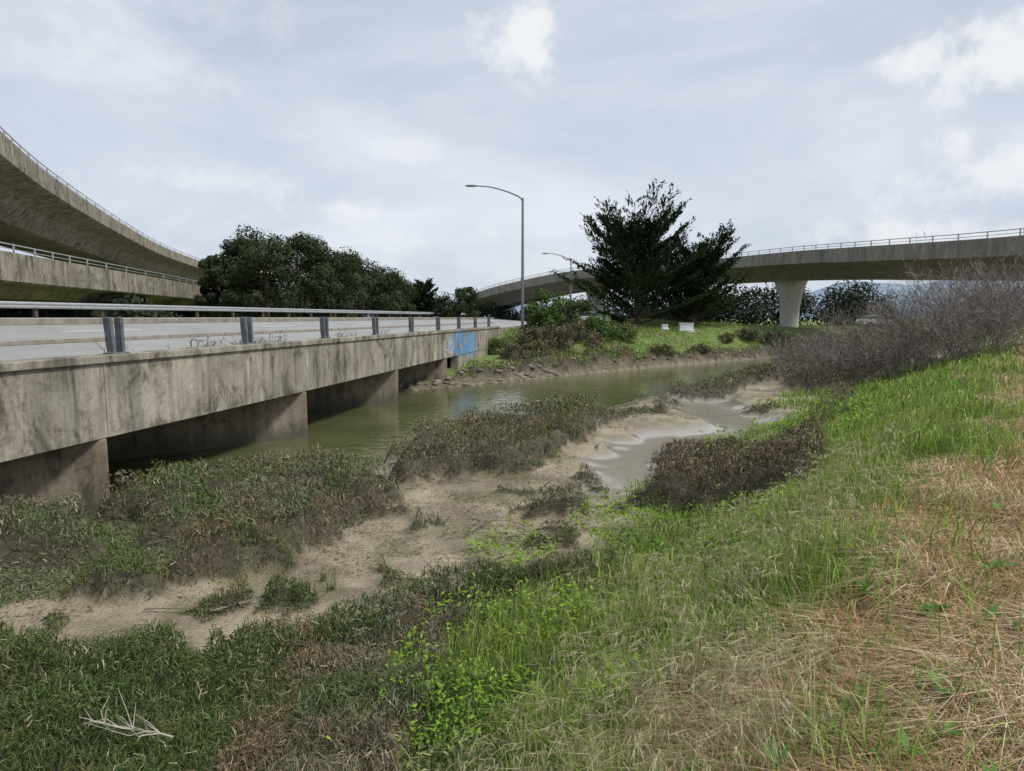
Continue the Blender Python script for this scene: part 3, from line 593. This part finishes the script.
# shrubs near far abutment and along the bank
for i,(a_,b_,hh_,R,hue,nn_,sz_) in enumerate([(2.7,49.5,3.6,2.0,(.085,.13,.04),8000,.18),(5.0,51,2.7,1.9,(.07,.09,.04),6000,.18),(3.2,45.2,1.7,1.3,(.15,.135,.09),3500,.14),(6.6,48.6,1.8,1.5,(.09,.14,.045),3500,.16),(1.2,47,1.9,1.3,(.13,.125,.07),3500,.15),(.2,43.0,1.1,1.1,(.15,.13,.09),2500,.13),(4.6,47.2,1.5,1.3,(.13,.12,.075),3000,.15),(1.8,43.3,1.2,1.1,(.14,.14,.07),2500,.13),(8.6,50.2,1.2,1.2,(.12,.15,.06),2500,.14),(6.0,46.4,1.0,.9,(.16,.145,.09),2000,.12),(-.9,46.3,1.3,.9,(.12,.17,.05),2000,.13),(11.5,49.0,.8,1.0,(.13,.125,.07),2000,.13),(15.5,52.6,.7,.9,(.13,.125,.07),2000,.13),(19.5,58,.7,1.0,(.14,.14,.07),2000,.13),(22,60,1.0,1.3,(.10,.10,.06),2500,.14),(25,60.5,1.4,1.6,(.09,.09,.055),2500,.14)]):
    rtree('willow_shrub' if i==0 else 'willow_shrub.%03d'%i,a_,b_,hh_,R,hue,nn_,.05,None,sz_)
# distant tree belt (one object)
def belt(name,specs,hue,n):
    Cs=[];Ns=[]
    for x,y,z0,h_,R in specs:
        for j in range(6):
            c=np.array([x+random.uniform(-.5,.5)*R,y+random.uniform(-.5,.5)*R,z0+h_*random.uniform(.15,.8)]); v=rvec(n//6); Cs.append(c+v*rng.uniform(.6,1.1,(n//6,1))*np.array([R*.6,R*.6,h_*.3])); Ns.append(nrm(v+rng.normal(0,.4,v.shape)))
    C_=np.concatenate(Cs);Nn=np.concatenate(Ns); m_=len(C_); A=nrm(np.cross(Nn,rvec(m_)));B=np.cross(Nn,A);L=rng.uniform(.25,.6,m_)
    leaves(name,C_,A,B,L,L*.6,np.array(hue)*rng.uniform(.6,1.4,(m_,1)),M_tree)
sp=[(x_,random.uniform(92,104),1.6,random.uniform(5.6,7.6),3.6) for x_ in np.arange(26,56,2.0)]+[(x_,random.uniform(110,120),2.0,random.uniform(3.5,5),3) for x_ in np.arange(-2,34,2.6)]+[(x_,random.uniform(120,150),2.5,random.uniform(4,6),4) for x_ in np.arange(-60,0,4)]+[(x_,random.uniform(100,130),2.0,random.uniform(2.4,3.4),4) for x_ in np.arange(56,120,4)]
sp+=[(x_,52-(x_+38)*.25+random.uniform(-3,3),3.1,random.uniform(1.7,2.3),2.4) for x_ in np.arange(-60,-27,1.7)]+[(x_,78+random.uniform(-3,3),3.1,random.uniform(2.0,2.8),2.6) for x_ in np.arange(-70,-30,2.0)]
belt('distant_trees',sp,(.04,.05,.033),1200)
# bare shrubs on right
def bare(name,x,y,H_,R,n0=26,col=(.19,.155,.14)):
    z0=gh(x,y); e=empty(name,(x,y,z0))
    A=[];B=[];W=[];W2=[]
    def grow(p,d,L,w,lv):
        for sgm in range(2):
            d2=(d+Vector((random.gauss(0,.12),random.gauss(0,.12),random.gauss(0,.08)))).normalized(); q_=p+d2*L/2
            A.append(tuple(p));B.append(tuple(q_));W.append(w);W2.append(w*.8); p=q_; w*=.8; d=d2
            if lv<3:
                for k in range(2 if lv else 3):
                    nd=(d+Vector((random.gauss(0,.55),random.gauss(0,.55),random.gauss(.12,.4)))).normalized(); grow(p,nd,L*random.uniform(.5,.75),w*.65,lv+1)
    for i in range(n0):
        a=random.uniform(0,6.28); rr=R*random.random()*.75; b_=Vector((x+rr*math.cos(a),y+rr*math.sin(a),z0-.1))
        el=rad(random.uniform(40,85)); d=Vector((math.cos(a)*math.cos(el),math.sin(a)*math.cos(el),math.sin(el))); grow(b_,d,H_*random.uniform(.4,.62),.04,0)
    A=np.array(A);B=np.array(B);W=np.array(W);W2=np.array(W2)
    W=np.maximum(W,.014);W2=np.maximum(W2,.010)
    ribbons('branches',A,B,W,W2,np.array(col)*rng.uniform(.5,1.5,(len(A),1)),M_twig,e)
bs=[(14.0,28.5,1.9,1.8),(16.2,30.2,2.7,2.1),(18.6,30.0,3.5,2.2),(20.6,30.5,4.1,2.3),(22.8,31,4.5,2.4),(19.5,34,3.9,2.3),(22.5,35.5,4.2,2.4),(25.5,34.5,4.6,2.5),(17.3,27.6,1.9,1.8),(20.0,27.8,2.7,1.9),(22.5,28,3.7,2.1),(28.5,38,4.6,2.6),(17,33.5,2.9,2.1),(15.2,33,2.2,1.9)]
for i,(a_,b_,c_,d_) in enumerate(bs): bare('bare_shrub' if i==0 else 'bare_shrub.%03d'%i,a_,b_,c_,d_,19,(.25,.22,.20) if i%2 else (.20,.178,.15))
# weeds along the bridge kerb
A=[];B=[]
for s in [13,15.2,16,16.8,17.5,18.2,19,22,23,24,27,31]:
    for j in range(14):
        p0=Vector(bp(s+random.gauss(0,.25),.48,2.72)); d=Vector((random.gauss(0,.3),random.gauss(0,.3),1)); L=random.uniform(.1,.5); p1=p0+d*L; A.append(p0);B.append(p1)
        for k in range(3): A.append(p0.lerp(p1,random.uniform(.3,.9))); B.append(A[-1]+Vector((random.gauss(0,.08),random.gauss(0,.08),random.uniform(.02,.12))))
A=np.array([tuple(v) for v in A]);B=np.array([tuple(v) for v in B]); n=len(A)
ribbons('kerb_weeds',A,B,np.full(n,.014),np.full(n,.008),np.array([.16,.10,.06])*rng.uniform(.6,1.4,(n,1)),M_twig)
ns_=2200; s_=rng.uniform(5,48,ns_); s_=s_[fbm(s_*.5,s_*0,2)>.5]; n=len(s_); P=np.array([bp(a_,.45+random.uniform(0,.25),2.71) for a_ in s_])
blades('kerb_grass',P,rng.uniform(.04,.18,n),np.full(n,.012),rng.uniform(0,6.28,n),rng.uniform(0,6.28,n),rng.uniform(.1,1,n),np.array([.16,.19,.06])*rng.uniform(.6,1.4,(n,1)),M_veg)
# driftwood and sticks
def stick(name,x,y,L,az,r_,nb,col,up=.12):
    z0=gh(x,y)+up; mb=MB(); p=Vector((x,y,z0)); d=Vector((math.cos(az),math.sin(az),.08)); pts=[p]
    for i in range(6): d=(d+Vector((random.gauss(0,.15),random.gauss(0,.15),random.gauss(0,.06)))).normalized(); pts.append(pts[-1]+d*L/6)
    mb.tube([tuple(v) for v in pts],list(np.linspace(r_,r_*.4,7)),6)
    for i in range(nb):
        j=random.randint(1,5); dd=(d+Vector((random.gauss(0,.8),random.gauss(0,.8),random.uniform(-.1,.35)))).normalized(); l2=L*random.uniform(.2,.5); q1=pts[j]+dd*l2*.5+Vector((0,0,random.gauss(0,.02))); q2=pts[j]+dd*l2+Vector((random.gauss(0,.05),random.gauss(0,.05),random.gauss(0,.03)))
        mb.tube([tuple(pts[j]),tuple(q1),tuple(q2)],[r_*.45,r_*.3,r_*.15],5)
    mb.obj(name,col,smooth=True)
M_wood=simple('bleached_wood',(.46,.42,.35),.8,0,.25,12); M_wood2=simple('dead_wood',(.24,.20,.14),.9,0,.3,12)
stick('driftwood_branch',-2.35,4.15,.6,2.9,.008,20,M_wood,.26); 
for i,(a_,b_,L_,az_) in enumerate([(-3.4,6.9,.9,.4),(-1.0,9.4,1.3,.5),(-.9,7.9,.8,2.2),(.6,12.1,1.0,1.2),(-4.2,7.0,.7,.1),(3.6,14.4,1.2,.8),(-2.0,8.6,.9,1.2),(.2,10.0,.7,2.6)]): stick('driftwood_branch.%03d'%(i+1),a_,b_,L_,az_,.012,5,M_wood2,.04)
# litter/debris on mud
x,y,r=scat(60000,5,30,-45,35); Zb,dw,far,q,pf,out=base(x,y); h,k=shrub(x,y); ok=(h<.03)&(dw<-.1)&(q<.05)&~far&~under(x,y)&(pf<.3)&(fbm(x*1.3,y*1.3,3)>.43); x,y,r=[v[ok] for v in (x,y,r)]; n=len(x)
a_=rng.uniform(0,6.28,n); A=np.c_[x,y,H(x,y)+.006]; B=A+np.c_[np.cos(a_),np.sin(a_),rng.uniform(0,.4,n)]*rng.uniform(.015,.10,(n,1))
ribbons('mud_debris',A,B,np.clip(.003+.0009*r,.005,.025),np.full(n,.004),np.array([.17,.14,.09])*rng.uniform(.4,2.2,(n,1)),M_twig)
# ---------------------------------------------------------------- vehicles / boxes
M_white=simple('white_paint',(.72,.73,.74),.35,0,.03); M_dark=simple('dark_paint',(.03,.035,.045),.35,0,.1); M_glass=simple('glass',(.03,.04,.05),.1,0,.1); M_tyre=simple('tyre',(.02,.02,.02),.8,0,.1)
def car(name,x,y,z0,az,paint):
    e=empty(name,(x,y,z0)); R=Matrix.Rotation(az,3,'Z')
    def tr(v): v=R@Vector(v); return (v.x+x,v.y+y,v.z+z0)
    mb=MB(); body=[(-2.2,.3),(-2.25,.7),(-2.1,.92),(-1.5,.98),(1.0,.98),(2.0,.82),(2.25,.6),(2.2,.3)]
    cab=[(-1.75,.98),(-1.25,1.42),(-.3,1.48),(.35,1.42),(1.1,.98)]
    def ext(prof,w0,w1,mi):
        n=len(prof); vs=[]
        for sgn in (-1,1): vs+=[tr((a,sgn*(w0 if b_<1 else w1),b_)) for a,b_ in prof]
        fs=[(i,(i+1)%n,n+(i+1)%n,n+i) for i in range(n)]+[tuple(range(n)),tuple(range(n,2*n))[::-1]]; mb.add(vs,fs,mi)
    ext(body,.88,.88,0); ext(cab,.82,.66,1)
    ext([(-1.3,1.425),(-.3,1.50),(.38,1.44),(.3,1.40),(-.3,1.44),(-1.25,1.38)],.70,.70,0)
    for wx in (-1.35,1.4):
        for sy in (-.8,.8): mb.tube([tr((wx,sy-.11,.33)),tr((wx,sy+.11,.33))],[.33,.33],14,2)
    mb.obj('body',[paint,M_glass,M_tyre],e,bevel=.04)
car('parked_car',8.9,74,gh(8.9,74),.2,M_white)
car('parked_car.001',47.5,84,gh(47.5,84)+.1,.1,M_white)
x_,y_,_=bp(105,6,0); car('moving_car',x_,y_,rz(6)+.01,math.pi/2-th,M_dark)
for nm,x_,y_,w_,h_ in (('utility_cabinet',13.9,58.5,.5,.35),('utility_cabinet.001',15.8,58.3,1.2,.55)):
    z0=gh(x_,y_)+.1; mb=MB(); mb.box((x_,y_,z0+h_/2),(w_,.5,h_)); mb.box((x_,y_,z0+h_+.03),(w_+.08,.58,.06)); mb.box((x_,y_,z0-.1),(w_+.2,.7,.28)); mb.obj(nm,M_white,bevel=.02)
# hills
xs_=np.linspace(-900,2600,160); V=[];F=[]
for j,(yy,k) in enumerate([(1500,0),(1620,.6),(1750,1),(2000,.7)]):
    for xq in xs_: V.append((xq,yy,2+k*(28+ (72*float(sm((xq-500)/700)))*(.6+.8*float(fbm(xq/260.,yy/300.,2)))+22*float(fbm(xq/90.,yy/100.,4)))))
nn=len(xs_)
for j in range(3):
    for i in range(nn-1): F.append((j*nn+i,j*nn+i+1,(j+1)*nn+i+1,(j+1)*nn+i))
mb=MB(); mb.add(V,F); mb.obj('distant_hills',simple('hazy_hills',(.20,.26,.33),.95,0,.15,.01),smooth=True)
# ---------------------------------------------------------------- sky / light
w=bpy.data.worlds.new('World'); scene.world=w; w.use_nodes=True; nt=w.node_tree; nt.nodes.clear(); lk=nt.links
SE,SR=rad(54),rad(110)
o=N(nt,'ShaderNodeOutputWorld'); bg=N(nt,'ShaderNodeBackground'); bg.inputs['Strength'].default_value=.135
sky=N(nt,'ShaderNodeTexSky',sky_type='NISHITA'); sky.sun_disc=False; sky.sun_elevation=SE; sky.sun_rotation=SR
tc=N(nt,'ShaderNodeTexCoord')
mp=N(nt,'ShaderNodeMapping'); mp.inputs['Scale'].default_value=(1,1,3.2); mp.inputs['Rotation'].default_value=(.0,.35,.3); lk.new(tc.outputs['Generated'],mp.inputs[0])
n1=N(nt,'ShaderNodeTexNoise'); n1.inputs['Scale'].default_value=1.7; n1.inputs['Detail'].default_value=5; n1.inputs['Roughness'].default_value=.55; n1.inputs['Distortion'].default_value=.5; lk.new(mp.outputs[0],n1.inputs['Vector'])
r1=ramp(nt,[(.3,(.46,.515,.605)),(.5,(.585,.635,.725)),(.7,(.74,.775,.84))]); lk.new(n1.outputs['Fac'],r1.inputs[0])
sc=N(nt,'ShaderNodeVectorMath',operation='SCALE'); sc.inputs['Scale'].default_value=8.2; lk.new(r1.outputs[0],sc.inputs[0])
mx=N(nt,'ShaderNodeMix',data_type='RGBA'); mx.inputs[0].default_value=.92; lk.new(sky.outputs[0],mx.inputs[6]); lk.new(sc.outputs[0],mx.inputs[7])
outc=mx.outputs[2]
n2=N(nt,'ShaderNodeTexNoise'); n2.inputs['Scale'].default_value=13; n2.inputs['Detail'].default_value=6; n2.inputs['Roughness'].default_value=.6; lk.new(tc.outputs['Generated'],n2.inputs['Vector'])
for (dx,rx,rzv,amt) in [((.012,.926,.378),.065,.055,.85),((.545,.785,.300),.14,.045,.8),((.568,.800,.180),.10,.045,.7),((-.238,.959,.157),.08,.02,.6),((-.385,.905,.184),.12,.022,.4),((-.15,.96,.24),.05,.018,.3),((.56,.82,.105),.15,.025,.6),((-.6,.70,.38),.30,.10,.35),((.1,.99,.09),.5,.05,.25)]:
    v=N(nt,'ShaderNodeVectorMath',operation='SUBTRACT'); v.inputs[1].default_value=Vector(dx).normalized(); lk.new(tc.outputs['Generated'],v.inputs[0])
    v2=N(nt,'ShaderNodeVectorMath',operation='MULTIPLY'); v2.inputs[1].default_value=(1/rx,1/rx,1/rzv); lk.new(v.outputs[0],v2.inputs[0])
    ln=N(nt,'ShaderNodeVectorMath',operation='LENGTH'); lk.new(v2.outputs[0],ln.inputs[0])
    ad=N(nt,'ShaderNodeMath',operation='MULTIPLY_ADD'); lk.new(n2.outputs['Fac'],ad.inputs[0]); ad.inputs[1].default_value=4.0; lk.new(ln.outputs['Value'],ad.inputs[2])
    mr=N(nt,'ShaderNodeMapRange',interpolation_type='SMOOTHSTEP'); mr.inputs['From Min'].default_value=2.1; mr.inputs['From Max'].default_value=3.1; mr.inputs['To Min'].default_value=amt; mr.inputs['To Max'].default_value=0; lk.new(ad.outputs[0],mr.inputs[0])
    m2=N(nt,'ShaderNodeMix',data_type='RGBA'); lk.new(mr.outputs[0],m2.inputs[0]); lk.new(outc,m2.inputs[6]); m2.inputs[7].default_value=(6.8,6.9,7.05,1); outc=m2.outputs[2]
lk.new(outc,bg.inputs[0]); lk.new(bg.outputs[0],o.inputs[0])
sl=bpy.data.lights.new('sun','SUN'); sl.energy=3.0; sl.angle=rad(10); sl.color=(1,.96,.9); so=bpy.data.objects.new('sun',sl); scene.collection.objects.link(so)
dv=Vector((math.sin(SR)*math.cos(SE),math.cos(SR)*math.cos(SE),math.sin(SE))); so.rotation_euler=dv.to_track_quat('Z','Y').to_euler(); so.location=dv*50
scene.view_settings.view_transform='Standard'; scene.view_settings.look='None'; scene.view_settings.exposure=0
cam=bpy.data.cameras.new('camera'); cam.sensor_width=36; cam.lens=22.5; cam.clip_end=6000; co=bpy.data.objects.new('camera',cam); scene.collection.objects.link(co)
co.location=(0,0,CAMZ); co.rotation_euler=(rad(90-6.1),0,0); scene.camera=co
